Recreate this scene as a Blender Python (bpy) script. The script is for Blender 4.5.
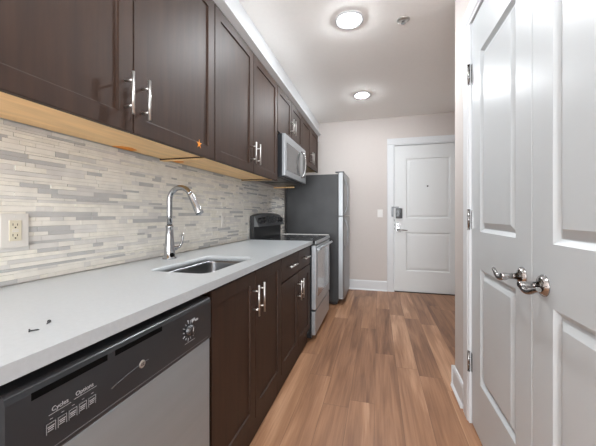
import bpy, bmesh, math, random
from mathutils import Vector, Matrix
random.seed(7)
S = bpy.context.scene
C = S.collection
for o in list(bpy.data.objects): bpy.data.objects.remove(o)

# ------------------------------------------------------------------ camera, world, light
TH = 0.2633
cam_data = bpy.data.cameras.new('camera')
cam = bpy.data.objects.new('camera', cam_data); C.objects.link(cam)
cam.location = (1.2061, 0.0, 1.1529)
cam.rotation_euler = (math.pi/2, 0, TH)
cam_data.sensor_width = 36.0
cam_data.lens = 297.57/596*36
cam_data.shift_y = -(223-214.48)/596
cam_data.clip_start = 0.02
S.camera = cam

world = bpy.data.worlds.new('world'); S.world = world
world.use_nodes = True
bg = world.node_tree.nodes['Background']
bg.inputs[0].default_value = (0.92, 0.96, 1.0, 1); bg.inputs[1].default_value = 1.2

def area(name, loc, rot, sx, sy, power, col=(1, 1, 1), shape='RECTANGLE'):
    l = bpy.data.lights.new(name, 'AREA'); l.shape = shape; l.size = sx
    if shape == 'RECTANGLE': l.size_y = sy
    l.energy = power; l.color = col
    o = bpy.data.objects.new(name, l); C.objects.link(o); o.location = loc; o.rotation_euler = rot
    return o
# added fill light behind the camera, tilted up to brighten the ceiling
area('rear_fill_light', (1.3, -3.55, 1.2), (math.pi/2+.95, 0, 0), 2.3, 1.9, 120, (0.90, 0.955, 1.0))
LAMP_W = 17
LAMP_COL = (246, 251, 255)   # diffuser glow colour
LAMP_K = 12.0                 # glow strength per watt

S.view_settings.view_transform = 'Standard'; S.view_settings.look = 'None'
S.view_settings.gamma = 1; S.view_settings.use_curve_mapping = False
S.view_settings.exposure = 1.1

# ------------------------------------------------------------------ materials
def lin(c): return tuple(((v/255)/12.92 if v/255 <= .04045 else ((v/255+.055)/1.055)**2.4) for v in c) + (1,)
def mat(name, rgb, rough=.5, metal=0., coat=0., emis=None, es=0., noise=0., nscale=8., stretch=(1, 1, 1), bump=0., spec=.5):
    m = bpy.data.materials.new(name); m.use_nodes = True
    nt = m.node_tree; b = nt.nodes['Principled BSDF']
    b.inputs['Roughness'].default_value = rough; b.inputs['Metallic'].default_value = metal
    b.inputs['Coat Weight'].default_value = coat; b.inputs['Coat Roughness'].default_value = .15
    b.inputs['Specular IOR Level'].default_value = spec
    c = lin(rgb); b.inputs['Base Color'].default_value = c
    tc = nt.nodes.new('ShaderNodeTexCoord'); mp = nt.nodes.new('ShaderNodeMapping')
    mp.inputs['Scale'].default_value = stretch
    nt.links.new(tc.outputs['Object'], mp.inputs[0])
    n = nt.nodes.new('ShaderNodeTexNoise'); n.inputs['Scale'].default_value = nscale; n.inputs['Detail'].default_value = 5
    nt.links.new(mp.outputs[0], n.inputs['Vector'])
    if noise:
        r = nt.nodes.new('ShaderNodeValToRGB')
        r.color_ramp.elements[0].position = .3; r.color_ramp.elements[1].position = .7
        r.color_ramp.elements[0].color = tuple(v*(1-noise) for v in c[:3]) + (1,)
        r.color_ramp.elements[1].color = tuple(min(1, v*(1+noise)) for v in c[:3]) + (1,)
        nt.links.new(n.outputs[0], r.inputs[0]); nt.links.new(r.outputs[0], b.inputs['Base Color'])
    if bump:
        bp = nt.nodes.new('ShaderNodeBump'); bp.inputs['Strength'].default_value = bump; bp.inputs['Distance'].default_value = .002
        nt.links.new(n.outputs[0], bp.inputs['Height']); nt.links.new(bp.outputs[0], b.inputs['Normal'])
    if emis:
        b.inputs['Emission Color'].default_value = lin(emis); b.inputs['Emission Strength'].default_value = es
    return m
M = {}
M['wall'] = mat('wall_paint', (207, 199, 194), .7, noise=.01, nscale=40, bump=.08)
M['ceil'] = mat('ceiling_paint', (250, 247, 243), .8, noise=.01, nscale=40, bump=.05)
M['trim'] = mat('white_trim_paint', (220, 222, 224), .35, noise=.005, nscale=20)
M['door'] = mat('white_gloss_door', (198, 202, 204), .34, noise=.01, nscale=3, coat=.12)
M['entry'] = mat('white_door', (224, 226, 226), .35, noise=.005, nscale=3)
M['wood'] = mat('espresso_wood', (52, 33, 22), .52, noise=.22, nscale=5, stretch=(2, 7, .7), spec=.34, bump=.03)
M['maple'] = mat('maple_underside', (242, 200, 140), .4, noise=.12, nscale=5, stretch=(6, .8, 6))
M['orange'] = mat('orange_patch', (232, 140, 20), .5, noise=.1, nscale=60)
M['quartz'] = mat('light_quartz', (176, 180, 183), .3, noise=.03, nscale=90)
M['steel'] = mat('brushed_steel', (158, 160, 162), .42, .9, noise=.04, nscale=40, stretch=(1, 1, .05))
M['steelh'] = mat('brushed_steel_horizontal', (178, 181, 184), .42, .85, noise=.04, nscale=40, stretch=(1, .05, 1))
M['dwsteel'] = mat('dishwasher_steel', (172, 183, 190), .45, .8, noise=.03, nscale=30, stretch=(1, .05, 1))
M['dsteel'] = mat('grey_steel', (118, 120, 122), .4, .85, noise=.03, nscale=30, stretch=(1, .05, 1))
M['sinksteel'] = mat('sink_steel', (128, 129, 131), .28, 1., noise=.04, nscale=40, stretch=(1, .05, 1))
M['nickel'] = mat('satin_nickel', (214, 212, 208), .28, 1., noise=.02)
M['chrome'] = mat('chrome', (176, 178, 181), .1, 1., noise=.02)
M['dnickel'] = mat('polished_nickel', (165, 163, 162), .14, 1., noise=.02)
M['black'] = mat('black_plastic', (34, 34, 36), .3, noise=.05)
M['gloss'] = mat('black_glass', (16, 16, 18), .06, noise=.02, coat=.5)
M['void'] = mat('dark_recess', (3, 3, 3), .8, noise=.05, spec=.1)
M['panel'] = mat('charcoal_panel', (40, 41, 44), .3, noise=.04)
M['fside'] = mat('textured_charcoal_steel', (62, 62, 63), .42, .35, noise=.16, nscale=4, bump=.25)
M['ink'] = mat('grey_print', (170, 170, 172), .5, noise=.02)
M['print'] = mat('dim_grey_print', (112, 112, 114), .5, noise=.02)
M['plate'] = mat('almond_plastic', (216, 212, 205), .35, noise=.01)
M['plate2'] = mat('ivory_plastic', (214, 206, 184), .35, noise=.01)
M['switch'] = mat('white_plastic', (225, 222, 218), .35, noise=.01)
M['pearl'] = mat('oven_glass', (140, 143, 146), .12, .6, noise=.03, coat=.6)
M['mwglass'] = mat('microwave_glass', (92, 94, 95), .12, .5, noise=.03)
M['tA'] = mat('white_marble_tile', (232, 228, 219), .4, noise=.08, nscale=14, bump=.3)
M['tB'] = mat('grey_glass_tile', (192, 191, 189), .25, noise=.06, nscale=10)
M['tC'] = mat('cream_split_stone_tile', (236, 232, 221), .25, noise=.08, nscale=30, bump=.9)
M['tD'] = mat('light_grey_tile', (216, 213, 208), .35, noise=.08, nscale=14)
M['grout'] = mat('grout', (200, 197, 191), .8, noise=.03)

def floor_mat():
    m = bpy.data.materials.new('vinyl_plank'); m.use_nodes = True; nt = m.node_tree; N = nt.nodes; L = nt.links
    b = N['Principled BSDF']; b.inputs['Roughness'].default_value = .42
    tc = N.new('ShaderNodeTexCoord'); sp = N.new('ShaderNodeSeparateXYZ'); L.new(tc.outputs['Object'], sp.inputs[0])
    def math_(op, a, bb=None, c=None):
        n = N.new('ShaderNodeMath'); n.operation = op
        for i, v in enumerate((a, bb, c)):
            if v is None: continue
            if isinstance(v, (int, float)): n.inputs[i].default_value = v
            else: L.new(v, n.inputs[i])
        return n.outputs[0]
    xs = math_('DIVIDE', math_('ADD', sp.outputs[0], .03), .152)
    row = math_('FLOOR', xs)
    w = N.new('ShaderNodeTexWhiteNoise'); w.noise_dimensions = '1D'; L.new(row, w.inputs['W'])
    ys = math_('DIVIDE', math_('ADD', sp.outputs[1], math_('MULTIPLY', w.outputs[0], 7.3)), 1.22)
    idx = math_('FLOOR', ys)
    cb = N.new('ShaderNodeCombineXYZ'); L.new(row, cb.inputs[0]); L.new(idx, cb.inputs[1])
    w2 = N.new('ShaderNodeTexWhiteNoise'); w2.noise_dimensions = '2D'; L.new(cb.outputs[0], w2.inputs['Vector'])
    # grain
    cg = N.new('ShaderNodeCombineXYZ')
    L.new(math_('MULTIPLY', sp.outputs[0], 13.), cg.inputs[0])
    L.new(math_('MULTIPLY', sp.outputs[1], 1.1), cg.inputs[1])
    L.new(math_('MULTIPLY', w2.outputs[0], 37.), cg.inputs[2])
    g = N.new('ShaderNodeTexNoise'); g.inputs['Scale'].default_value = 1.; g.inputs['Detail'].default_value = 7; g.inputs['Distortion'].default_value = .9
    L.new(cg.outputs[0], g.inputs['Vector'])
    cf = N.new('ShaderNodeCombineXYZ')
    L.new(math_('MULTIPLY', sp.outputs[0], 120.), cf.inputs[0]); L.new(math_('MULTIPLY', sp.outputs[1], 3.), cf.inputs[1]); L.new(w2.outputs[0], cf.inputs[2])
    g2 = N.new('ShaderNodeTexNoise'); g2.inputs['Scale'].default_value = 1.; g2.inputs['Detail'].default_value = 3; L.new(cf.outputs[0], g2.inputs['Vector'])
    v = math_('ADD', math_('ADD', math_('MULTIPLY', w2.outputs[0], .24), .0), math_('MULTIPLY', g.outputs[0], .80))
    v = math_('ADD', v, math_('MULTIPLY', math_('SUBTRACT', g2.outputs[0], .5), .28))
    r = N.new('ShaderNodeValToRGB'); e = r.color_ramp.elements
    e[0].position = .22; e[0].color = lin((96, 62, 42)); e[1].position = .80; e[1].color = lin((196, 154, 122))
    k = e.new(.42); k.color = lin((136, 96, 69)); k = e.new(.62); k.color = lin((164, 121, 90))
    L.new(v, r.inputs[0])
    # seams
    fx = math_('FRACT', xs); fy = math_('FRACT', ys)
    sx = math_('LESS_THAN', math_('MINIMUM', fx, math_('SUBTRACT', 1., fx)), .009)
    sy = math_('LESS_THAN', math_('MINIMUM', fy, math_('SUBTRACT', 1., fy)), .0012)
    s = math_('MAXIMUM', sx, sy)
    mx = N.new('ShaderNodeMix'); mx.data_type = 'RGBA'
    L.new(math_('MULTIPLY', s, .55), mx.inputs[0]); L.new(r.outputs[0], mx.inputs[6]); mx.inputs[7].default_value = lin((84, 58, 42))
    L.new(mx.outputs[2], b.inputs['Base Color'])
    return m
M['floor'] = floor_mat()

# ------------------------------------------------------------------ mesh helpers
def BM(): return bmesh.new()
def box(bm, x0, x1, y0, y1, z0, z1, mi=0, bev=0.):
    b2 = bmesh.new()
    vs = [b2.verts.new(p) for p in ((x0, y0, z0), (x1, y0, z0), (x1, y1, z0), (x0, y1, z0), (x0, y0, z1), (x1, y0, z1), (x1, y1, z1), (x0, y1, z1))]
    for f in ((0, 3, 2, 1), (4, 5, 6, 7), (0, 1, 5, 4), (1, 2, 6, 5), (2, 3, 7, 6), (3, 0, 4, 7)): b2.faces.new([vs[i] for i in f])
    if bev: bmesh.ops.bevel(b2, geom=list(b2.edges), offset=bev, segments=2, affect='EDGES', profile=.6)
    for f in b2.faces: f.material_index = mi
    merge(bm, b2)
def merge(bm, b2):
    bmesh.ops.recalc_face_normals(b2, faces=list(b2.faces))
    me = bpy.data.meshes.new('tmp'); b2.to_mesh(me); b2.free(); bm.from_mesh(me); bpy.data.meshes.remove(me)
def tube(bm, pts, r, seg=16, mi=0, cap=True):
    """round bar swept along points; r a number or one radius per point"""
    pts = [Vector(p) for p in pts]; rs = r if isinstance(r, (list, tuple)) else [r]*len(pts)
    b2 = bmesh.new(); rings = []; up = None
    for i, p in enumerate(pts):
        t = (pts[min(i+1, len(pts)-1)] - pts[max(i-1, 0)]).normalized()
        if up is None: up = t.orthogonal().normalized()
        else: up = (up - t*up.dot(t)).normalized()
        sd = t.cross(up)
        rings.append([b2.verts.new(p + (up*math.cos(a) + sd*math.sin(a))*rs[i]) for a in [2*math.pi*k/seg for k in range(seg)]])
    for a, b in zip(rings, rings[1:]):
        for k in range(seg): b2.faces.new((a[k], a[(k+1) % seg], b[(k+1) % seg], b[k])).smooth = True
    if cap: b2.faces.new(rings[0]); b2.faces.new(rings[-1])
    for f in b2.faces: f.material_index = mi
    merge(bm, b2)
def lathe(bm, origin, axis, prof, seg=32, mi=0):
    """prof: (distance along axis, radius)"""
    o = Vector(origin); ax = Vector(axis).normalized(); u = ax.orthogonal().normalized(); w = ax.cross(u)
    b2 = bmesh.new(); rings = []
    for h, r in prof:
        rings.append([b2.verts.new(o + ax*h + (u*math.cos(2*math.pi*k/seg) + w*math.sin(2*math.pi*k/seg))*max(r, 1e-4)) for k in range(seg)])
    for a, b in zip(rings, rings[1:]):
        for k in range(seg): b2.faces.new((a[k], a[(k+1) % seg], b[(k+1) % seg], b[k])).smooth = True
    b2.faces.new(rings[0]); b2.faces.new(rings[-1])
    for f in b2.faces: f.material_index = mi
    merge(bm, b2)
def prism(bm, poly, a0, a1, fn, mi=0, smooth=False):
    """extrude a 2-D outline between a0 and a1; fn(u, v, a) gives the point"""
    b2 = bmesh.new()
    A = [b2.verts.new(fn(u, v, a0)) for u, v in poly]; B = [b2.verts.new(fn(u, v, a1)) for u, v in poly]
    b2.faces.new(A); b2.faces.new(B); n = len(poly)
    for i in range(n): b2.faces.new((A[i], A[(i+1) % n], B[(i+1) % n], B[i])).smooth = smooth
    for f in b2.faces: f.material_index = mi
    merge(bm, b2)
def rrect(x0, x1, y0, y1, r, n=6):
    out = []
    for cx, cy, a in ((x1-r, y1-r, 0), (x0+r, y1-r, 90), (x0+r, y0+r, 180), (x1-r, y0+r, 270)):
        for k in range(n+1):
            t = math.radians(a + 90*k/n); out.append((cx + r*math.cos(t), cy + r*math.sin(t)))
    return out
def panel_slab(bm, fn, W0, W1, B0, B1, T, panels, prof, mi=0):
    """door leaf: fn(a, b, c) with c out of the face. panels (a0, a1, b0, b1); prof (inset, depth) steps of each sunk panel"""
    b2 = bmesh.new(); e = .0015
    V = {}
    def v(a, b, c):
        k = (round(a, 5), round(b, 5), round(c, 5))
        if k not in V: V[k] = b2.verts.new(fn(a, b, c))
        return V[k]
    aa = sorted({W0+e, W1-e} | {p[0] for p in panels} | {p[1] for p in panels})
    bb = sorted({B0+e, B1-e} | {p[2] for p in panels} | {p[3] for p in panels})
    for i in range(len(aa)-1):
        for j in range(len(bb)-1):
            ca = (aa[i]+aa[i+1])/2; cb = (bb[j]+bb[j+1])/2
            if any(p[0] < ca < p[1] and p[2] < cb < p[3] for p in panels): continue
            b2.faces.new((v(aa[i], bb[j], 0), v(aa[i+1], bb[j], 0), v(aa[i+1], bb[j+1], 0), v(aa[i], bb[j+1], 0)))
    for p in panels:
        prev = (p[0], p[1], p[2], p[3], 0.)
        for ins, dep in prof:
            cur = (p[0]+ins, p[1]-ins, p[2]+ins, p[3]-ins, -dep)
            P = [(prev[0], prev[2]), (prev[1], prev[2]), (prev[1], prev[3]), (prev[0], prev[3])]
            Q = [(cur[0], cur[2]), (cur[1], cur[2]), (cur[1], cur[3]), (cur[0], cur[3])]
            for k in range(4):
                b2.faces.new((v(*P[k], prev[4]), v(*P[(k+1) % 4], prev[4]), v(*Q[(k+1) % 4], cur[4]), v(*Q[k], cur[4])))
            prev = cur
        b2.faces.new((v(prev[0], prev[2], prev[4]), v(prev[1], prev[2], prev[4]), v(prev[1], prev[3], prev[4]), v(prev[0], prev[3], prev[4])))
    # edge chamfer and the box behind
    F = [(W0+e, B0+e), (W1-e, B0+e), (W1-e, B1-e), (W0+e, B1-e)]; G = [(W0, B0), (W1, B0), (W1, B1), (W0, B1)]
    for k in range(4):
        b2.faces.new((v(*F[k], 0), v(*F[(k+1) % 4], 0), v(*G[(k+1) % 4], -e), v(*G[k], -e)))
        b2.faces.new((v(*G[k], -e), v(*G[(k+1) % 4], -e), v(*G[(k+1) % 4], -T), v(*G[k], -T)))
    b2.faces.new([v(*g, -T) for g in G])
    for f in b2.faces: f.material_index = mi
    merge(bm, b2)
def obj(name, bm, m, parent=None):
    me = bpy.data.meshes.new(name); bm.to_mesh(me); bm.free()
    for k in (m if isinstance(m, (list, tuple)) else [m]): me.materials.append(k)
    o = bpy.data.objects.new(name, me); C.objects.link(o)
    if parent:
        o.parent = parent; bpy.context.view_layer.update(); o.matrix_parent_inverse = parent.matrix_world.inverted()
    return o
def bx(name, x0, x1, y0, y1, z0, z1, m, parent=None, bev=0.):
    b = BM(); box(b, x0, x1, y0, y1, z0, z1, 0, bev); return obj(name, b, m, parent)
def struct(o): o['kind'] = 'structure'; return o
def tag(o, label, cat, group=None):
    o['label'] = label; o['category'] = cat
    if group: o['group'] = group
    return o
def thing(name, loc, label, cat, group=None):
    o = bpy.data.objects.new(name, None); C.objects.link(o); o.location = loc; o.empty_display_size = .05
    bpy.context.view_layer.update()
    return tag(o, label, cat, group)
def text(name, s, size, fn, a, b, m, parent, c=.0004):
    """raised lettering as a mesh: fn maps (along, up, out)"""
    cu = bpy.data.curves.new(name, 'FONT'); cu.body = s; cu.size = size; cu.extrude = .0002; cu.align_x = 'CENTER'
    t = bpy.data.objects.new('t', cu); C.objects.link(t); bpy.context.view_layer.update()
    me = bpy.data.meshes.new_from_object(t.evaluated_get(bpy.context.evaluated_depsgraph_get()))
    bpy.data.objects.remove(t)
    bm = BM(); bm.from_mesh(me); bpy.data.meshes.remove(me)
    for v in bm.verts: v.co = Vector(fn(a + v.co.x, b + v.co.y, c + v.co.z))
    bmesh.ops.recalc_face_normals(bm, faces=list(bm.faces))
    return obj(name, bm, m, parent)

# ------------------------------------------------------------------ room shell
ZC = 2.607; YF = 4.667; XR = 1.705; XO = 2.65; YB = -3.5; CY1 = 2.208; CY0 = -0.6
struct(bx('floor', -.12, XO+.12, YB-.12, YF+.12, -.1, 0, M['floor']))
struct(bx('ceiling', -.12, XO+.12, YB-.12, YF+.12, ZC, ZC+.1, M['ceil']))
wl = struct(bx('wall_left', -.12, 0, YB-.12, YF+.12, 0, ZC, M['wall']))
struct(bx('wall_right', XO, XO+.12, YB-.12, YF+.12, 0, ZC, M['wall']))
EX0, EX1, EZ = 1.444, 2.362, 2.178
b = BM()
box(b, 0, EX0-.012, YF, YF+.12, 0, ZC); box(b, EX1+.012, XO, YF, YF+.12, 0, ZC); box(b, EX0-.012, EX1+.012, YF, YF+.12, EZ+.012, ZC)
struct(obj('wall_far', b, M['wall']))
# closet block
DY0, DY1, DZ = .495, 1.834, 2.2
b = BM()
box(b, XR, XR+.11, CY0, DY0-.006, 0, ZC); box(b, XR, XR+.11, DY1+.006, CY1, 0, ZC); box(b, XR, XR+.11, DY0-.006, DY1+.006, DZ+.008, ZC)
struct(obj('wall_closet', b, M['wall']))
struct(bx('wall_closet_end', XR+.11, XO, CY1-.11, CY1, 0, ZC, M['wall']))
struct(bx('wall_closet_return', XR+.11, XO, CY0, CY0+.11, 0, ZC, M['wall']))
# unseen wall behind the camera, with a window added to light the room
b = BM()
box(b, 0, .15, YB-.12, YB, 0, ZC); box(b, 2.5, XO, YB-.12, YB, 0, ZC); box(b, .15, 2.5, YB-.12, YB, 0, .2); box(b, .15, 2.5, YB-.12, YB, 2.5, ZC)
struct(obj('wall_window_side', b, M['wall']))
b = BM()
for x in (.15, .92, 1.69, 2.46): box(b, x, x+.04, YB-.09, YB-.06, .2, 2.5)
box(b, .15, 2.5, YB-.09, YB-.06, .2, .24); box(b, .15, 2.5, YB-.09, YB-.06, 2.46, 2.5)
struct(obj('added_window', b, M['trim']))

# fascia above the uppers
struct(bx('trim_fascia', 0, .292, .33, YF, 2.312, ZC, M['trim']))
b = BM()
prism(b, [(.0, 2.305), (.352, 2.305), (.395, 2.319), (.395, 2.325), (.0, 2.325)], .33, 4.31, lambda u, v, a: (u, a, v))
struct(obj('trim_crown', b, M['trim']))

# baseboards
def baseboard(name, pts_box, parent=None):
    b = BM()
    for q in pts_box: box(b, *q)
    return struct(obj(name, b, M['trim']))
b = BM()
prism(b, [(0, 0), (.026, 0), (.026, .008), (.015, .02), (.015, .135), (.009, .15), (0, .15)], .0, 1.335, lambda u, v, a: (a, YF-u, v))
struct(obj('baseboard_far', b, M['trim']))
b = BM()
prism(b, [(0, 0), (.027, 0), (.027, .008), (.015, .02), (.015, .118), (.009, .135), (0, .135)], 1.96, CY1, lambda u, v, a: (XR-u, a, v))
prism(b, [(0, 0), (.027, 0), (.027, .008), (.015, .02), (.015, .118), (.009, .135), (0, .135)], XR-.02, XO, lambda u, v, a: (a, CY1+u, v))
struct(obj('baseboard_right', b, M['trim']))
b = BM()
prism(b, [(0, 0), (.015, 0), (.015, .135), (.009, .15), (0, .15)], CY0, DY0-.13, lambda u, v, a: (XR-u, a, v))
struct(obj('baseboard_closet', b, M['trim']))

# entry door casing and leaf
def casing(name, fn, a0, a1, top, w, t):
    b = BM(); e = .004
    prof = [(0, 0), (0, t*.7), (w*.12, t*.7), (w*.2, t), (w*.85, t), (w, t*.75), (w, 0)]
    prism(b, [(a0-u, c) for u, c in prof], 0, top, lambda u, c, z: fn(u, z, c))
    prism(b, [(a1+u, c) for u, c in prof], 0, top, lambda u, c, z: fn(u, z, c))
    prism(b, [(top+u, c) for u, c in prof], a0-w, a1+w, lambda u, c, a: fn(a, u, c))
    return struct(obj(name, b, M['trim']))
fe = lambda a, b_, c: (a, YF-c, b_)
casing('trim_entry_casing', fe, EX0-.004, EX1+.004, EZ+.004, .104, .018)
b = BM()
box(b, EX0-.012, EX0-.003, YF, YF+.1, 0, EZ+.012); box(b, EX1+.003, EX1+.012, YF, YF+.1, 0, EZ+.012); box(b, EX0-.003, EX1+.003, YF, YF+.1, EZ+.003, EZ+.012)
struct(obj('trim_entry_jamb', b, M['trim']))
b = BM()
fe2 = lambda a, b_, c: (a, YF+.012-c, b_)
PROF = [(.010, .002), (.018, .012), (.026, .012), (.055, .005)]
panel_slab(b, fe2, EX0, EX1, .012, EZ, .045, [(EX0+.155, EX1-.155, 1.09, 1.99), (EX0+.155, EX1-.155, .31, .895)], PROF)
d1 = struct(obj('door_1', b, M['entry']))
struct(bx('trim_threshold', EX0-.002, EX1+.002, YF+.0, YF+.06, 0, .010, M['black']))
yd = YF+.012
b = BM(); box(b, 1.458, 1.552, yd-.028, yd, 1.095, 1.245, 0, .006); kp = obj('keypad_lock', b, M['black'], d1)
b = BM(); box(b, 1.467, 1.543, yd-.031, yd-.028, 1.12, 1.235, 0, .001); obj('keypad_face', b, M['gloss'], kp)
b = BM()
box(b, 1.462, 1.528, yd-.010, yd, .895, 1.03, 0, .003)
lathe(b, (1.495, yd-.01, .995), (0, -1, 0), [(0, .02), (.012, .018), (.014, .012)])
obj('lock_plate', b, M['dnickel'], d1)
b = BM()
lathe(b, (1.495, yd-.008, .925), (0, -1, 0), [(0, .022), (.01, .02), (.04, .010), (.052, .010)])
tube(b, [(1.488, yd-.052, .925), (1.53, yd-.054, .925), (1.58, yd-.052, .922), (1.62, yd-.045, .918)], [.009, .009, .008, .007])
obj('door_handle', b, M['dnickel'], d1)
b = BM(); lathe(b, (1.901, yd, 1.567), (0, -1, 0), [(0, .012), (.004, .012), (.005, .006)]); obj('peephole', b, M['black'], d1)
b = BM()
box(b, 1.398, 1.425, YF-.045, YF-.0185, 1.12, 1.27, 0, .003); box(b, 1.425, 1.50, YF-.05, YF-.04, 1.252, 1.268, 0, .002)
tag(obj('door_latch_guard', b, M['dsteel']), 'small swing-bar latch guard on the entry door casing above the keypad', 'door latch')
b = BM()
for z in (.93, .985, 1.05): box(b, 1.440, 1.4455, YF-.004, YF+.008, z, z+.028)
struct(obj('trim_strike_plate', b, M['black']))

# closet doors
fc = lambda a, b_, c: (1.703-c, a, b_)
fcw = lambda a, b_, c: (XR-c, a, b_)
casing('trim_closet_casing', fcw, DY0-.004, DY1+.002, DZ+.006, .118, .018)
MID = 1.165
def closet_leaf(name, y0, y1, hy, sgn):
    b = BM()
    pan = (y0+.120, y1-.142) if sgn > 0 else (y0+.142, y1-.120)
    panel_slab(b, fc, y0+.0015, y1-.0015, .012, DZ, .035, [(pan[0], pan[1], 1.062, 1.985), (pan[0], pan[1], .288, .878)], [(.003, .0), (.019, .014), (.022, .014), (.050, .001)])
    d = struct(obj(name, b, M['door']))
    # lever set: fluted rosette, neck, wave lever
    b = BM(); x = 1.703; z = .932
    lathe(b, (x, hy, z), (-1, 0, 0), [(0, .034), (.003, .034), (.005, .031), (.007, .031), (.009, .027), (.011, .027), (.013, .022), (.015, .015), (.017, .013)])
    h = obj('door_handle', b, M['dnickel'], d)
    b = BM()
    lathe(b, (x-.018, hy, z), (-1, 0, 0), [(0, .0115), (.03, .010), (.045, .0105), (.052, .008)])
    pts = []; rr = []
    for k in range(19):
        t = k/18
        pts.append((x-.058 - .004*math.sin(t*math.pi), hy + sgn*(-.008 + .108*t), z - .004 - .009*math.sin(min(1, t/.75)*math.pi*1.0) + .012*max(0, t-.7)/.3))
        rr.append(.0105 - .0035*t)
    tube(b, pts, rr)
    obj('lever', b, M['dnickel'], h)
    return d
dl = closet_leaf('door_2', MID, DY1, 1.232, 1)
dr = closet_leaf('door_3', DY0, MID, 1.090, -1)
for d, y in ((dl, DY1+.002), (dr, DY0-.002)):
    for z in (1.925, 1.125, .342):
        b = BM()
        s = 1 if y > 1 else -1
        tube(b, [(1.690, y, z-.055), (1.690, y, z+.055)], .0065, 12)
        for k in (-.056, -.02, .02, .054): tube(b, [(1.690, y, z+k), (1.690, y, z+k+.003)], .0075, 12)
        box(b, 1.6995, 1.7025, y-s*.022, y-s*.002, z-.05, z+.05)
        obj('hinge', b, M['dnickel'], d)

# ------------------------------------------------------------------ mosaic backsplash
b = BM(); box(b, .0, .003, .0, 3.77, .9145, 1.470, 4)
rng = random.Random(3); z = .916; r_i = 0
while z < 1.462:
    h = rng.choice((.0095, .0145, .0145, .0195)); h = min(h, 1.468-z)
    y = rng.uniform(-.2, 0)
    while y < 3.76:
        L_ = rng.choice((.03, .05, .07, .1, .12, .15, .2, .25)); y2 = min(y+L_, 3.765)
        k = rng.random(); mi = 0 if k < .50 else 1 if k < .66 else 2 if k < .80 else 3
        th = .0052 + rng.uniform(0, .0022) + (.0018*rng.random() if mi == 2 else 0)
        if y2 - max(y, .005) > .004: box(b, .003, th, max(y, .005)+.0006, y2-.0006, z+.0006, z+h-.0006, mi)
        y = y2
    z += h
obj('tile_backsplash', b, [M['tA'], M['tB'], M['tC'], M['tD'], M['grout']], wl)

# ------------------------------------------------------------------ kitchen cabinets
def bar_handle(parent, p0, p1, out, m=None):
    """bar pull on two posts; out = stand-off vector"""
    p0 = Vector(p0); p1 = Vector(p1); o_ = Vector(out); b = BM()
    tube(b, [p0+o_, p1+o_], .0052, 14)
    for t in (.2, .8):
        q = p0.lerp(p1, t); tube(b, [q, q+o_], .0042, 10)
    return obj('handle', b, m or M['nickel'], parent)
fk = lambda XF: (lambda a, b_, c: (XF+c, a, b_))
SH = [(.0015, .007), (.006, .0085)]
def shaker(name, XF, y0, y1, z0, z1, parent, st=.06):
    b = BM(); g = .0027
    panel_slab(b, fk(XF), y0+g, y1-g, z0, z1, .019, [(y0+g+st, y1-g-st, z0+st, z1-st)], SH)
    return obj(name, b, M['wood'], parent)
def slab_front(name, XF, y0, y1, z0, z1, parent):
    b = BM(); g = .0027; panel_slab(b, fk(XF), y0+g, y1-g, z0, z1, .019, [], SH); return obj(name, b, M['wood'], parent)

UX = .35
def upper(y0, y1, z0, hz, label, hpair=True):
    t = thing('wall_cabinet', (0, y0, z0), label, 'cabinet')
    w = .016; zb = z0+.012; e = .0008
    b = BM()
    for ya, yb in ((y0+e, y0+w), (y1-w, y1-e)): box(b, .0095, UX-.021, ya, yb, zb, 2.304)
    box(b, .0095, UX-.021, y0+w, y1-w, 2.29, 2.304); box(b, .0095, .02, y0+w, y1-w, zb+.012, 2.29)
    box(b, UX-.04, UX-.021, y0+w, y1-w, zb, zb+.03)
    obj('body', b, M['wood'], t)
    b = BM(); box(b, .02, UX-.04, y0+w, y1-w, zb+.008, zb+.022)
    box(b, .0095, UX-.045, y0+e, y0+w, zb-.002, zb); box(b, .0095, UX-.045, y1-w, y1-e, zb-.002, zb)
    box(b, UX-.045, UX-.025, y0+e, y1-e, zb-.002, zb)
    obj('bottom_panel', b, M['maple'], t)
    mid = (y0+y1)/2
    doors = []
    for k, (a, c) in enumerate(((y0, mid), (mid, y1))):
        d = shaker('door', UX, a, c, z0, 2.303, t)
        hy = mid-.038 if k == 0 else mid+.038
        bar_handle(d, (UX, hy, hz), (UX, hy, hz+.148), (.036, 0, 0)); doors.append(d)
    return t, doors
u1, d_1 = upper(.33, 1.442, 1.448, 1.502, 'large espresso two-door wall cabinet nearest the viewer, above the outlet')
u2, d_2 = upper(1.444, 2.486, 1.448, 1.510, 'espresso two-door wall cabinet between the nearest one and the microwave')
u3, d_3 = upper(2.494, 3.352, 1.892, 1.965, 'short espresso wall cabinet directly above the microwave')
u4, d_4 = upper(3.354, 4.31, 1.765, 1.815, 'espresso wall cabinet above the refrigerator, last of the row')
# flat orange star on a door, orange patches under the cabinets
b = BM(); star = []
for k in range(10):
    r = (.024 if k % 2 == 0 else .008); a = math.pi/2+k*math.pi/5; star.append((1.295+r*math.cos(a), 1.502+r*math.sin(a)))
prism(b, star, UX+.0003, UX+.0009, lambda u, v, a: (a, u, v)); obj('orange_star', b, M['orange'], d_1[1])
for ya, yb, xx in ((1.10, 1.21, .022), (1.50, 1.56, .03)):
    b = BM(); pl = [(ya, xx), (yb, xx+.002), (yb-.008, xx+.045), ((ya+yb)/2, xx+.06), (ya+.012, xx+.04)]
    prism(b, pl, 1.4665, 1.468, lambda u, v, a: (v, u, a)); obj('orange_patch', b, M['orange'], u1 if ya < 1.4 else u2)

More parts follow.
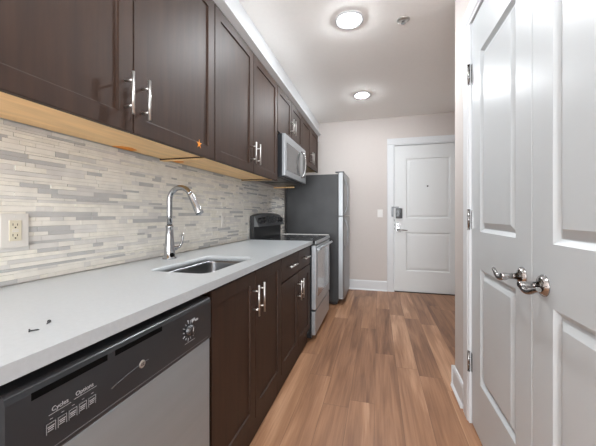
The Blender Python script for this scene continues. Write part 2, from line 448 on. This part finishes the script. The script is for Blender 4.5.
BXF = .612   # face of base doors
def base_body(t, y0, y1, parts=True):
    b = BM(); e = .0008; w = .016
    box(b, .02, .591, y0+e, y0+w, .12, .882); box(b, .02, .591, y1-w, y1-e, .12, .882)
    box(b, .02, .591, y0+w, y1-w, .12, .136); box(b, .02, .03, y0+w, y1-w, .136, .882)
    box(b, .575, .591, y0+w, y1-w, .862, .882)
    obj('body', b, M['wood'], t)
    b = BM(); box(b, .05, .585, y0+e, y1-e, .0, .12); obj('toe_kick', b, M['wood'], t)
t = thing('base_cabinet', (0, .977, 0), 'espresso sink base cabinet with two full-height doors beside the dishwasher', 'cabinet')
base_body(t, .977, 1.795)
for k, (a, c) in enumerate(((.977, 1.386), (1.386, 1.795))):
    d = shaker('door', BXF, a, c, .13, .868, t)
    hy = 1.386 + (-.036 if k == 0 else .036)
    bar_handle(d, (BXF, hy, .658), (BXF, hy, .808), (.034, 0, 0))
t = thing('base_cabinet', (0, 1.797, 0), 'espresso base cabinet with two drawers over two doors, left of the range', 'cabinet')
base_body(t, 1.797, 2.618)
b = BM(); box(b, .575, .591, 1.813, 2.602, .700, .716); obj('drawer_rail', b, M['wood'], t)
for k, (a, c) in enumerate(((1.797, 2.215), (2.215, 2.618))):
    d = slab_front('drawer', BXF, a, c, .716, .868, t)
    m_ = (a+c)/2-.01
    bar_handle(d, (BXF, m_-.08, .797), (BXF, m_+.08, .797), (.034, 0, 0))
    d = shaker('door', BXF, a, c, .13, .706, t)
    hy = 2.215 + (-.036 if k == 0 else .036)
    bar_handle(d, (BXF, hy, .505), (BXF, hy, .657), (.034, 0, 0))
tag(bx('end_panel', .02, .60, .313, .330, 0, .882, M['wood']), 'dark wood end panel left of the dishwasher', 'panel')
tag(bx('filler_panel', .02, .60, 3.445, 3.56, 0, .882, M['wood']), 'narrow dark filler between the range and the refrigerator', 'panel')
tag(bx('counter_strip', .010, .6345, 3.443, 3.562, .884, .914, M['switch'], bev=.002), 'narrow pale quartz strip between the range and the refrigerator', 'countertop')

# worktop with sink cut-out
SX0, SX1, SY0, SY1 = .252, .542, 1.055, 1.55
cut = rrect(SX0, SX1, SY0, SY1, .045)
def ring_plate(bm, x0, x1, y0, y1, hole, z0, z1):
    b2 = bmesh.new()
    n = len(hole); cx = sum(p[0] for p in hole)/n; cy = sum(p[1] for p in hole)/n
    outer = []
    for hx, hy in hole:   # project each hole vertex outwards on the rectangle
        dx, dy = hx-cx, hy-cy; s = 1e9
        if dx > 1e-9: s = min(s, (x1-cx)/dx)
        if dx < -1e-9: s = min(s, (x0-cx)/dx)
        if dy > 1e-9: s = min(s, (y1-cy)/dy)
        if dy < -1e-9: s = min(s, (y0-cy)/dy)
        outer.append((cx+dx*s, cy+dy*s))
    corners = [(x1, y1), (x0, y1), (x0, y0), (x1, y0)]
    for zz in (z0, z1):
        O = [b2.verts.new((*p, zz)) for p in outer]; I = [b2.verts.new((*p, zz)) for p in hole]
        for k in range(n):
            a, c = outer[k], outer[(k+1) % n]
            f = [O[k]]
            for cc in corners:
                on = lambda p: (abs(p[0]-cc[0]) < 1e-6, abs(p[1]-cc[1]) < 1e-6)
                if (on(a)[0] and on(c)[1]) or (on(a)[1] and on(c)[0]):
                    if on(a) != (True, True) and on(c) != (True, True): f.append(b2.verts.new((*cc, zz)))
            f += [O[(k+1) % n], I[(k+1) % n], I[k]]
            b2.faces.new(f)
        if zz == z0: O0, I0 = O, I
    for k in range(n): b2.faces.new((I0[k], I0[(k+1) % n], I[(k+1) % n], I[k])).smooth = True
    for (xa, ya), (xb, yb) in (((x0, y0), (x1, y0)), ((x1, y0), (x1, y1)), ((x1, y1), (x0, y1)), ((x0, y1), (x0, y0))):
        b2.faces.new([b2.verts.new(p) for p in ((xa, ya, z0), (xb, yb, z0), (xb, yb, z1), (xa, ya, z1))])
    bmesh.ops.remove_doubles(b2, verts=list(b2.verts), dist=1e-5)
    merge(bm, b2)
b = BM()
hx_, hy_ = (SX1-SX0)/2*1.15, (SY1-SY0)/2*1.15; cx_, cy_ = (SX0+SX1)/2, (SY0+SY1)/2
ring_plate(b, cx_-hx_, cx_+hx_, cy_-hy_, cy_+hy_, cut, .884, .914)
box(b, .0095, .6345, .305, cy_-hy_, .884, .914); box(b, .0095, .6345, cy_+hy_, 2.627, .884, .914)
box(b, .0095, cx_-hx_, cy_-hy_, cy_+hy_, .884, .914); box(b, cx_+hx_, .6345, cy_-hy_, cy_+hy_, .884, .914)
tag(obj('countertop', b, M['quartz']), 'long pale quartz countertop over the dishwasher and base cabinets', 'countertop')
# sink
t = thing('sink', (.4, 1.3, .68), 'stainless steel undermount sink set in the quartz countertop', 'sink')
b = BM(); b2 = bmesh.new(); rings = []
for z, g, rr in ((.8835, -.012, .05), (.8835, .003, .045), (.87, .004, .045), (.72, .012, .05), (.70, .035, .055)):
    rings.append([b2.verts.new((x, y, z)) for x, y in rrect(SX0+g, SX1-g, SY0+g, SY1-g, rr)])
for A, B in zip(rings, rings[1:]):
    n = len(A)
    for k in range(n): b2.faces.new((A[k], A[(k+1) % n], B[(k+1) % n], B[k])).smooth = True
b2.faces.new(rings[-1])
bmesh.ops.recalc_face_normals(b2, faces=list(b2.faces)); bmesh.ops.reverse_faces(b2, faces=list(b2.faces))
me = bpy.data.meshes.new('tmp'); b2.to_mesh(me); b2.free(); b.from_mesh(me)
sk = obj('basin', b, M['sinksteel'], t)
b = BM(); lathe(b, (.40, 1.3, .7005), (0, 0, 1), [(0, .045), (.003, .045), (.004, .036), (.001, .03)]); obj('drain', b, M['chrome'], t)
# faucet
FX, FY = .115, 1.375
t = thing('faucet', (FX, FY, .914), 'tall chrome gooseneck pull-down faucet behind the sink', 'faucet')
b = BM()
lathe(b, (FX, FY, .914), (0, 0, 1), [(0, .036), (.004, .036), (.010, .029), (.05, .027), (.11, .0215), (.165, .018), (.17, .020), (.178, .020), (.18, .015)])
obj('faucet_body', b, M['chrome'], t)
b = BM(); R_ = .068; pts = [(FX, FY, .914+.178), (FX, FY, 1.15), (FX, FY, 1.229)]
for k in range(1, 19):
    a = math.pi - k*math.pi*.86/18; pts.append((FX+R_+R_*math.cos(a), FY, 1.229+R_*math.sin(a)))
tube(b, pts, .0142, 18); obj('spout', b, M['chrome'], t)
e = Vector(pts[-1]); dr_ = (Vector(pts[-1])-Vector(pts[-2])).normalized()
b = BM(); lathe(b, e-dr_*.002, dr_, [(0, .0145), (.006, .0165), (.012, .0155), (.07, .0185), (.112, .022), (.118, .021), (.12, .014)]); obj('spray_head', b, M['chrome'], t)
b = BM()
lathe(b, (FX+.006, FY+.015, .968), (.25, 1, 0), [(0, .014), (.022, .013), (.028, .011)])
tube(b, [(FX+.014, FY+.040, .968), (FX+.018, FY+.060, .974), (FX+.021, FY+.074, .992), (FX+.022, FY+.080, 1.02), (FX+.022, FY+.081, 1.05)], [.008, .0075, .007, .006, .0045], 12)
obj('lever_handle', b, M['chrome'], t)
b = BM(); lathe(b, (FX+.021, FY-.010, .936), (1, -.4, .1), [(0, .013), (.009, .011), (.0095, .004)]); obj('sensor_window', b, M['void'], t)

# screws on the worktop
def screw(x, y, ang, ln, label):
    t = thing('screw', (x, y, .914), label, 'screw')
    d = Vector((math.cos(ang), math.sin(ang), 0)); p = Vector((x, y, .914+.0034))
    b = BM(); lathe(b, p, d, [(0, .0034), (.0022, .0032), (.003, .0016)], 14); obj('screw_head', b, M['black'], t)
    b = BM(); tube(b, [p+d*.002+Vector((0, 0, -.0008)), p+d*ln*.8+Vector((0, 0, -.0017)), p+d*ln+Vector((0, 0, -.0025))], [.0015, .0014, .0004], 10); obj('shank', b, M['panel'], t)
screw(.522, .440, math.radians(62), .017, 'longer dark loose screw lying on the countertop, nearest the left frame edge')
screw(.504, .492, math.radians(-55), .012, 'shorter dark loose screw lying on the countertop, farther from the viewer')

# wall outlets
def outlet(yc, zc, wide, label, gfci, m):
    t = thing('wall_outlet', (.009, yc, zc), label, 'outlet')
    b = BM(); box(b, .0088, .0135, yc-wide/2, yc+wide/2, zc-.058, zc+.058, 0, .0015); obj('cover_plate', b, m, t)
    b = BM(); box(b, .0135, .0155, yc-.0175, yc+.0175, zc-.035, zc+.035, 0, .0008)
    r = obj('receptacle', b, M['plate2'] if gfci else m, t)
    b = BM()
    for s in (-1, 1):
        zz = zc+s*.018
        box(b, .0155, .0158, yc-.0085, yc-.0065, zz-.001, zz+.007); box(b, .0155, .0158, yc+.0045, yc+.0065, zz-.001, zz+.006)
        box(b, .0155, .0158, yc-.0025, yc+.0020, zz-.0095, zz-.005)
    obj('socket_slots', b, M['void'], r)
    if gfci:
        b = BM(); box(b, .0155, .0165, yc-.009, yc+.009, zc-.0045, zc-.0008); box(b, .0155, .0165, yc-.009, yc+.009, zc+.0008, zc+.0045); obj('test_buttons', b, m, r)
    b = BM()
    for s in (-1, 1):
        b = BM(); lathe(b, (.0133, yc, zc+s*.047), (1, 0, 0), [(0, .003), (.0008, .0026)], 12)
        obj('plate_screw', b, M['nickel'], t)
outlet(.727, 1.098, .082, 'almond wall outlet on the mosaic backsplash at the left frame edge', True, M['plate'])
outlet(2.145, 1.108, .072, 'pale wall outlet on the mosaic between the faucet and the range', False, M['plate'])
t = thing('light_switch', (1.235, YF, 1.17), 'white light switch on the far wall left of the entry door', 'switch')
b = BM(); box(b, 1.195, 1.272, YF-.006, YF-.0002, 1.11, 1.228, 0, .002); obj('cover_plate', b, M['switch'], t)
b = BM(); box(b, 1.217, 1.25, YF-.010, YF-.006, 1.137, 1.203, 0, .0015); obj('rocker', b, M['switch'], t)

# ------------------------------------------------------------------ dishwasher
t = thing('dishwasher', (0, .36, 0), 'stainless dishwasher with black control panel under the countertop', 'dishwasher')
Y0, Y1 = .335, .936; XD = .632
b = BM(); box(b, .05, .585, Y0+.004, Y1-.004, .10, .862); obj('tub', b, M['void'], t)
b = BM(); box(b, .06, .56, Y0+.004, Y1-.004, 0, .10); obj('toe_kick', b, M['black'], t)
b = BM(); box(b, .585, XD-.002, Y0, Y1, .11, .716, 0, .004); obj('door', b, M['dwsteel'], t)
b = BM()
# profiled console with rounded top edge
pr = [(.585, .718), (XD, .718), (XD+.002, .722), (XD+.002, .846), (XD-.001, .856), (XD-.009, .862), (.585, .862)]
prism(b, pr, Y0, Y1, lambda u, v, a: (u, a, v)); cp = obj('control_panel', b, M['panel'], t)
fd = lambda a, b_, c: (XD+.002+c, a, b_)
def strip(name, y0, y1, z0, z1, m, c1=.0006, parent=None):
    b = BM(); box(b, XD+.002, XD+.002+c1, y0, y1, z0, z1); return obj(name, b, m, parent or cp)
strip('vent_slot', .372, .520, .834, .847, M['void'])
strip('vent_slot', .540, .690, .834, .847, M['void'])
strip('trim_line', Y0+.002, Y1-.02, .7285, .7294, M['print'])
b = BM()
tube(b, [fd(.53+.0085*k, .766+.014*(k/13)+.003*math.sin(k/13*math.pi), .0002) for k in range(14)], .0005, 6); obj('accent_line', b, M['print'], cp)
text('lettering', 'Cycles', .0115, fd, .420, .795, M['ink'], cp)
text('lettering', 'Options', .0115, fd, .468, .797, M['ink'], cp)
b = BM(); box(b, XD+.002, XD+.0025, .400, .440, .7905, .7911); box(b, XD+.002, XD+.0025, .446, .494, .7925, .7931)
for k in range(5): box(b, XD+.002, XD+.0025, .402+k*.0200, .407+k*.0200, .7825, .7832)
obj('panel_print', b, M['ink'], cp)
for k in range(5):
    y = .394+k*.0200; b = BM()
    box(b, XD+.002, XD+.0034, y, y+.018, .758, .778, 0, .0005); bt = obj('button', b, M['black'], cp)
    b = BM(); x0 = XD+.0034
    box(b, x0, x0+.0003, y+.001, y+.017, .7765, .7771); box(b, x0, x0+.0003, y+.001, y+.0016, .759, .7768); box(b, x0, x0+.0003, y+.0164, y+.017, .759, .7768)
    box(b, x0, x0+.0003, y+.003, y+.015, .7700, .7716); box(b, x0, x0+.0003, y+.004, y+.014, .7665, .7681); box(b, x0, x0+.0003, y+.003, y+.013, .763, .7642)
    obj('button_print', b, M['ink'], bt)
b = BM(); lathe(b, fd(.619, .778, 0), (1, 0, 0), [(0, .0095), (.0015, .0095), (.002, .0088)]); bd = obj('badge', b, M['nickel'], cp)
text('lettering', 'GE', .0105, lambda a, b_, c: (XD+.0042+c, a, b_), .619, .7742, M['panel'], bd)
# rotary dial with printed marks
yc_, zc_ = .812, .790
b = BM(); lathe(b, fd(yc_, zc_, 0), (1, 0, 0), [(0, .020), (.003, .020), (.008, .016), (.014, .0145), (.015, .012)]); kn = obj('dial', b, M['black'], cp)
b = BM(); box(b, XD+.0165, XD+.0178, yc_-.0012, yc_+.0012, zc_-.002, zc_+.012); obj('pointer', b, M['ink'], kn)
b = BM()
for k in range(11):
    a = math.radians(-50 - k*26); c_, s_ = math.cos(a), math.sin(a)
    p0 = fd(yc_+c_*.023, zc_+s_*.023, .0003); p1 = fd(yc_+c_*(.030 if k % 2 else .034), zc_+s_*(.030 if k % 2 else .034), .0003)
    tube(b, [p0, p1], .0011, 6)
box(b, XD+.002, XD+.0025, yc_-.022, yc_+.03, zc_-.037, zc_-.0357)
box(b, XD+.002, XD+.0026, yc_+.012, yc_+.030, zc_+.022, zc_+.030); box(b, XD+.002, XD+.0026, yc_+.030, yc_+.046, zc_+.018, zc_+.024)
obj('dial_print', b, M['ink'], cp)

# ------------------------------------------------------------------ range
RY0, RY1 = 2.634, 3.436
t = thing('range', (0, RY0, 0), 'stainless electric range with black glass cooktop and backguard', 'stove')
b = BM(); box(b, .03, .62, RY0, RY1, .03, .895); 
for x in (.08, .56):
    for y in (RY0+.04, RY1-.04): tube(b, [(x, y, 0), (x, y, .03)], .014, 10)
obj('range_body', b, M['black'], t)
b = BM(); box(b, .03, .655, RY0+.001, RY1-.001, .896, .912, 0, .003); ct = obj('cooktop', b, M['gloss'], t)
b = BM()
for x, y, r in ((.24, 2.83, .08), (.24, 3.22, .10), (.48, 2.83, .11), (.48, 3.22, .08)):
    n = 40; b2 = bmesh.new()
    A = [b2.verts.new((x+r*math.cos(2*math.pi*k/n), y+r*math.sin(2*math.pi*k/n), .9124)) for k in range(n)]
    B = [b2.verts.new((x+(r-.003)*math.cos(2*math.pi*k/n), y+(r-.003)*math.sin(2*math.pi*k/n), .9124)) for k in range(n)]
    for k in range(n): b2.faces.new((A[k], A[(k+1) % n], B[(k+1) % n], B[k]))
    b = BM(); merge(b, b2); obj('burner_ring', b, M['ink'], ct)
b = BM(); box(b, .655, .664, RY0, RY1, .880, .908, 0, .003); obj('front_trim', b, M['steelh'], t)
b = BM(); box(b, .62, .660, RY0+.012, RY1-.012, .285, .868, 0, .004); od = obj('oven_door', b, M['steelh'], t)
b = BM(); prism(b, rrect(RY0+.09, RY1-.09, .385, .80, .02), .660, .6615, lambda u, v, a: (a, u, v)); obj('oven_window', b, M['pearl'], od)
b = BM(); tube(b, [(.684, RY0+.012, .838), (.684, RY1-.012, .838)], .013, 16)
for y in (RY0+.06, RY1-.06): tube(b, [(.658, y, .838), (.684, y, .838)], .010, 12)
obj('handle', b, M['steelh'], od)
b = BM(); box(b, .62, .655, RY0+.012, RY1-.012, .055, .268, 0, .004); obj('storage_drawer', b, M['steelh'], t)
# backguard: arched top, steel face leaning back
def arch(y):
    k = (y-RY0)/(RY1-RY0); return 1.168 - .030*abs(2*k-1)**3
ys = [RY0+.002+(RY1-RY0-.004)*k/20 for k in range(21)]
b = BM(); prism(b, [(y, arch(y)) for y in ys]+[(ys[-1], .913), (ys[0], .913)], .02, .062, lambda u, v, a: (a, u, v), smooth=False); obj('backguard', b, M['black'], t)
b = BM(); b2 = bmesh.new()
def bgp(y, k):   # leaning console face
    top = arch(y)-.006; bot = 1.035
    return (.066+(1-k)*.042, y, bot+(top-bot)*k)
F_ = [[b2.verts.new(bgp(y, k/4)) for k in range(5)] for y in ys]; Bk = [[b2.verts.new((.061, y, bgp(y, k/4)[2])) for k in range(5)] for y in ys]
for i in range(20):
    for k in range(4):
        b2.faces.new((F_[i][k], F_[i+1][k], F_[i+1][k+1], F_[i][k+1])); b2.faces.new((Bk[i][k], Bk[i+1][k], Bk[i+1][k+1], Bk[i][k+1]))
    b2.faces.new((F_[i][0], F_[i+1][0], Bk[i+1][0], Bk[i][0])); b2.faces.new((F_[i][4], F_[i+1][4], Bk[i+1][4], Bk[i][4]))
for i in (0, 20):
    for k in range(4): b2.faces.new((F_[i][k], F_[i][k+1], Bk[i][k+1], Bk[i][k]))
merge(b, b2); cpn = obj('console', b, M['dsteel'], t)
nrm = Vector((.11, 0, .042)).normalized()
def onc(y, k): return Vector(bgp(y, k)) + nrm*.0005
b = BM(); b2 = bmesh.new()
q = [onc(RY0+.29, .22), onc(RY0+.53, .22), onc(RY0+.53, .82), onc(RY0+.29, .82)]
prism(b, [(0, 0), (1, 0), (1, 1), (0, 1)], 0, .003, lambda u, v, a: q[0].lerp(q[1], u) + (q[3]-q[0])*v + nrm*a); dp = obj('display', b, M['gloss'], cpn)
b = BM()
for i in range(4):
    for j in range(3):
        b = BM(); c0 = onc(RY0+.33+.05*i, .32+.16*j)+nrm*.0032; lathe(b, c0, nrm, [(0, .008), (.0006, .008)], 10)
        obj('button', b, M['panel'], dp)
for y in (RY0+.085, RY0+.185, RY1-.185, RY1-.085):
    b = BM(); lathe(b, onc(y, .5), nrm, [(0, .032), (.004, .032), (.008, .026), (.026, .023), (.028, .020)]); kk = obj('knob', b, M['black'], cpn)

# ------------------------------------------------------------------ microwave
MY0, MY1 = 2.54, 3.325; MZ0, MZ1 = 1.503, 1.882; MX = .402
t = thing('microwave', (0, MY0, MZ0), 'stainless over-the-range microwave hung beneath a wall cabinet', 'microwave')
b = BM(); box(b, .012, MX-.03, MY0, MY1, MZ0-.012, MZ1, 0, .002); obj('case', b, M['panel'], t)
b = BM(); box(b, MX-.03, MX, MY0, MY1-.17, MZ0, MZ1, 0, .004); md = obj('door', b, M['steelh'], t)
b = BM(); prism(b, rrect(MY0+.055, MY1-.25, MZ0+.055, MZ1-.07, .008), MX, MX+.0012, lambda u, v, a: (a, u, v)); obj('window', b, M['mwglass'], md)
b = BM(); box(b, MX-.03, MX, MY1-.168, MY1, MZ0, MZ1, 0, .004); mc = obj('control_panel', b, M['steelh'], t)
b = BM(); box(b, MX, MX+.001, MY1-.14, MY1-.03, MZ0+.06, MZ1-.03); obj('display', b, M['panel'], mc)
b = BM(); hy = MY1-.205; pts = [(MX, hy, MZ0+.05)]
for k in range(13):
    a = k/12; pts.append((MX+.012+.036*math.sin(a*math.pi)**.6 if 0 < a < 1 else MX+.010, hy, MZ0+.052+.27*a))
pts.append((MX, hy, MZ0+.324)); tube(b, pts, .011, 12); obj('handle', b, M['dnickel'], md)
b = BM()
box(b, .05, .34, MY0+.05, MY0+.32, MZ0-.016, MZ0-.012); box(b, .05, .34, MY0+.42, MY1-.06, MZ0-.016, MZ0-.012)
obj('grease_filter', b, M['black'], t)
tag(bx('wood_cleat', .010, .26, 3.33, 3.352, 1.463, 1.476, M['maple']), 'thin light wood cleat on the wall behind the microwave, beside the refrigerator', 'wood strip')

# ------------------------------------------------------------------ refrigerator
GY0, GY1 = 3.765, 4.545
t = thing('refrigerator', (0, GY0, 0), 'top-freezer refrigerator with charcoal side and stainless doors', 'refrigerator')
b = BM(); box(b, .03, .715, GY0, GY1, .045, 1.665, 0, .005); obj('cabinet_body', b, M['fside'], t)
b = BM(); box(b, .06, .70, GY0+.02, GY1-.02, .012, .045)
for x in (.1, .66):
    for y in (GY0+.05, GY1-.05): tube(b, [(x, y, 0), (x, y, .014)], .018, 10)
obj('base_grille', b, M['black'], t)
for z0, z1, h0, h1 in ((.085, 1.126, .72, 1.09), (1.138, 1.683, 1.17, 1.60)):
    b = BM()
    pr = [(.722, GY0+.002), (.775, GY0+.002), (.789, GY0+.016), (.795, GY0+.12), (.797, (GY0+GY1)/2), (.795, GY1-.12), (.789, GY1-.016), (.775, GY1-.002), (.722, GY1-.002)]
    prism(b, pr, z0, z1, lambda u, v, a: (u, v, a)); d = obj('door' if z0 < 1 else 'freezer_door', b, M['steel'], t)
    b = BM(); box(b, .7155, .7215, GY0+.01, GY1-.01, z0+.004, z1-.004); obj('gasket', b, M['void'], d)
    b = BM(); hy = GY0+.055
    pts = [(.79, hy, h0)]+[(.80+.035*math.sin(math.pi*k/12)**.7 if 0 < k < 12 else .80, hy, h0+(h1-h0)*(k+.2)/12.4) for k in range(13)]+[(.79, hy, h1)]
    tube(b, pts, .011, 12); obj('handle', b, M['steel'], d)
b = BM(); box(b, .68, .79, GY0+.004, GY0+.06, 1.6835, 1.697, 0, .003); obj('hinge_cover', b, M['panel'], t)

# ------------------------------------------------------------------ ceiling fittings
def lamp_mat(k):
    return mat('lamp_diffuser', (255, 250, 244), .5, emis=LAMP_COL, es=k*LAMP_K)
def downlight(x, y, label, watts=None):
    t = thing('ceiling_light', (x, y, ZC), label, 'ceiling light', 'recessed ceiling lights')
    b = BM(); n = 48; b2 = bmesh.new(); rings = []
    for h, r in ((.0005, .106), (.006, .106), (.010, .098), (.007, .070), (.0005, .067)):
        rings.append([b2.verts.new((x+r*math.cos(2*math.pi*k/n), y+r*math.sin(2*math.pi*k/n), ZC-h)) for k in range(n)])
    for A, B in zip(rings, rings[1:]):
        for k in range(n): b2.faces.new((A[k], A[(k+1) % n], B[(k+1) % n], B[k])).smooth = True
    merge(b, b2); obj('trim_ring', b, M['trim'], t)
    b = BM(); lathe(b, (x, y, ZC-.0005), (0, 0, -1), [(0, .067), (.009, .067), (.017, .060), (.022, .045), (.024, .02)], 40)
    obj('diffuser', b, lamp_mat(watts or LAMP_W), t)
    return t
downlight(.998, 2.245, 'larger, nearer round recessed light in the ceiling')
downlight(1.017, 3.70, 'smaller, farther round recessed light in the ceiling near the far wall', 13)
downlight(1.0, .75, 'added round recessed ceiling light above the dishwasher, nearest the viewer', 9)  # added lamp above the frame, brightens the counter end
downlight(1.3, -1.9, 'added round recessed ceiling light behind the viewer')  # added lamp, unseen behind the camera, for general room light
t = thing('fire_sprinkler', (1.387, 2.35, ZC), 'small round fire sprinkler in the ceiling right of the lights', 'sprinkler')
b = BM(); lathe(b, (1.387, 2.35, ZC-.0002), (0, 0, -1), [(0, .046), (.003, .046), (.010, .034), (.011, .022)]); obj('escutcheon', b, M['nickel'], t)
b = BM(); lathe(b, (1.387, 2.35, ZC-.009), (0, 0, -1), [(0, .012), (.012, .009), (.016, .016), (.018, .016)]); obj('deflector', b, M['dnickel'], t)
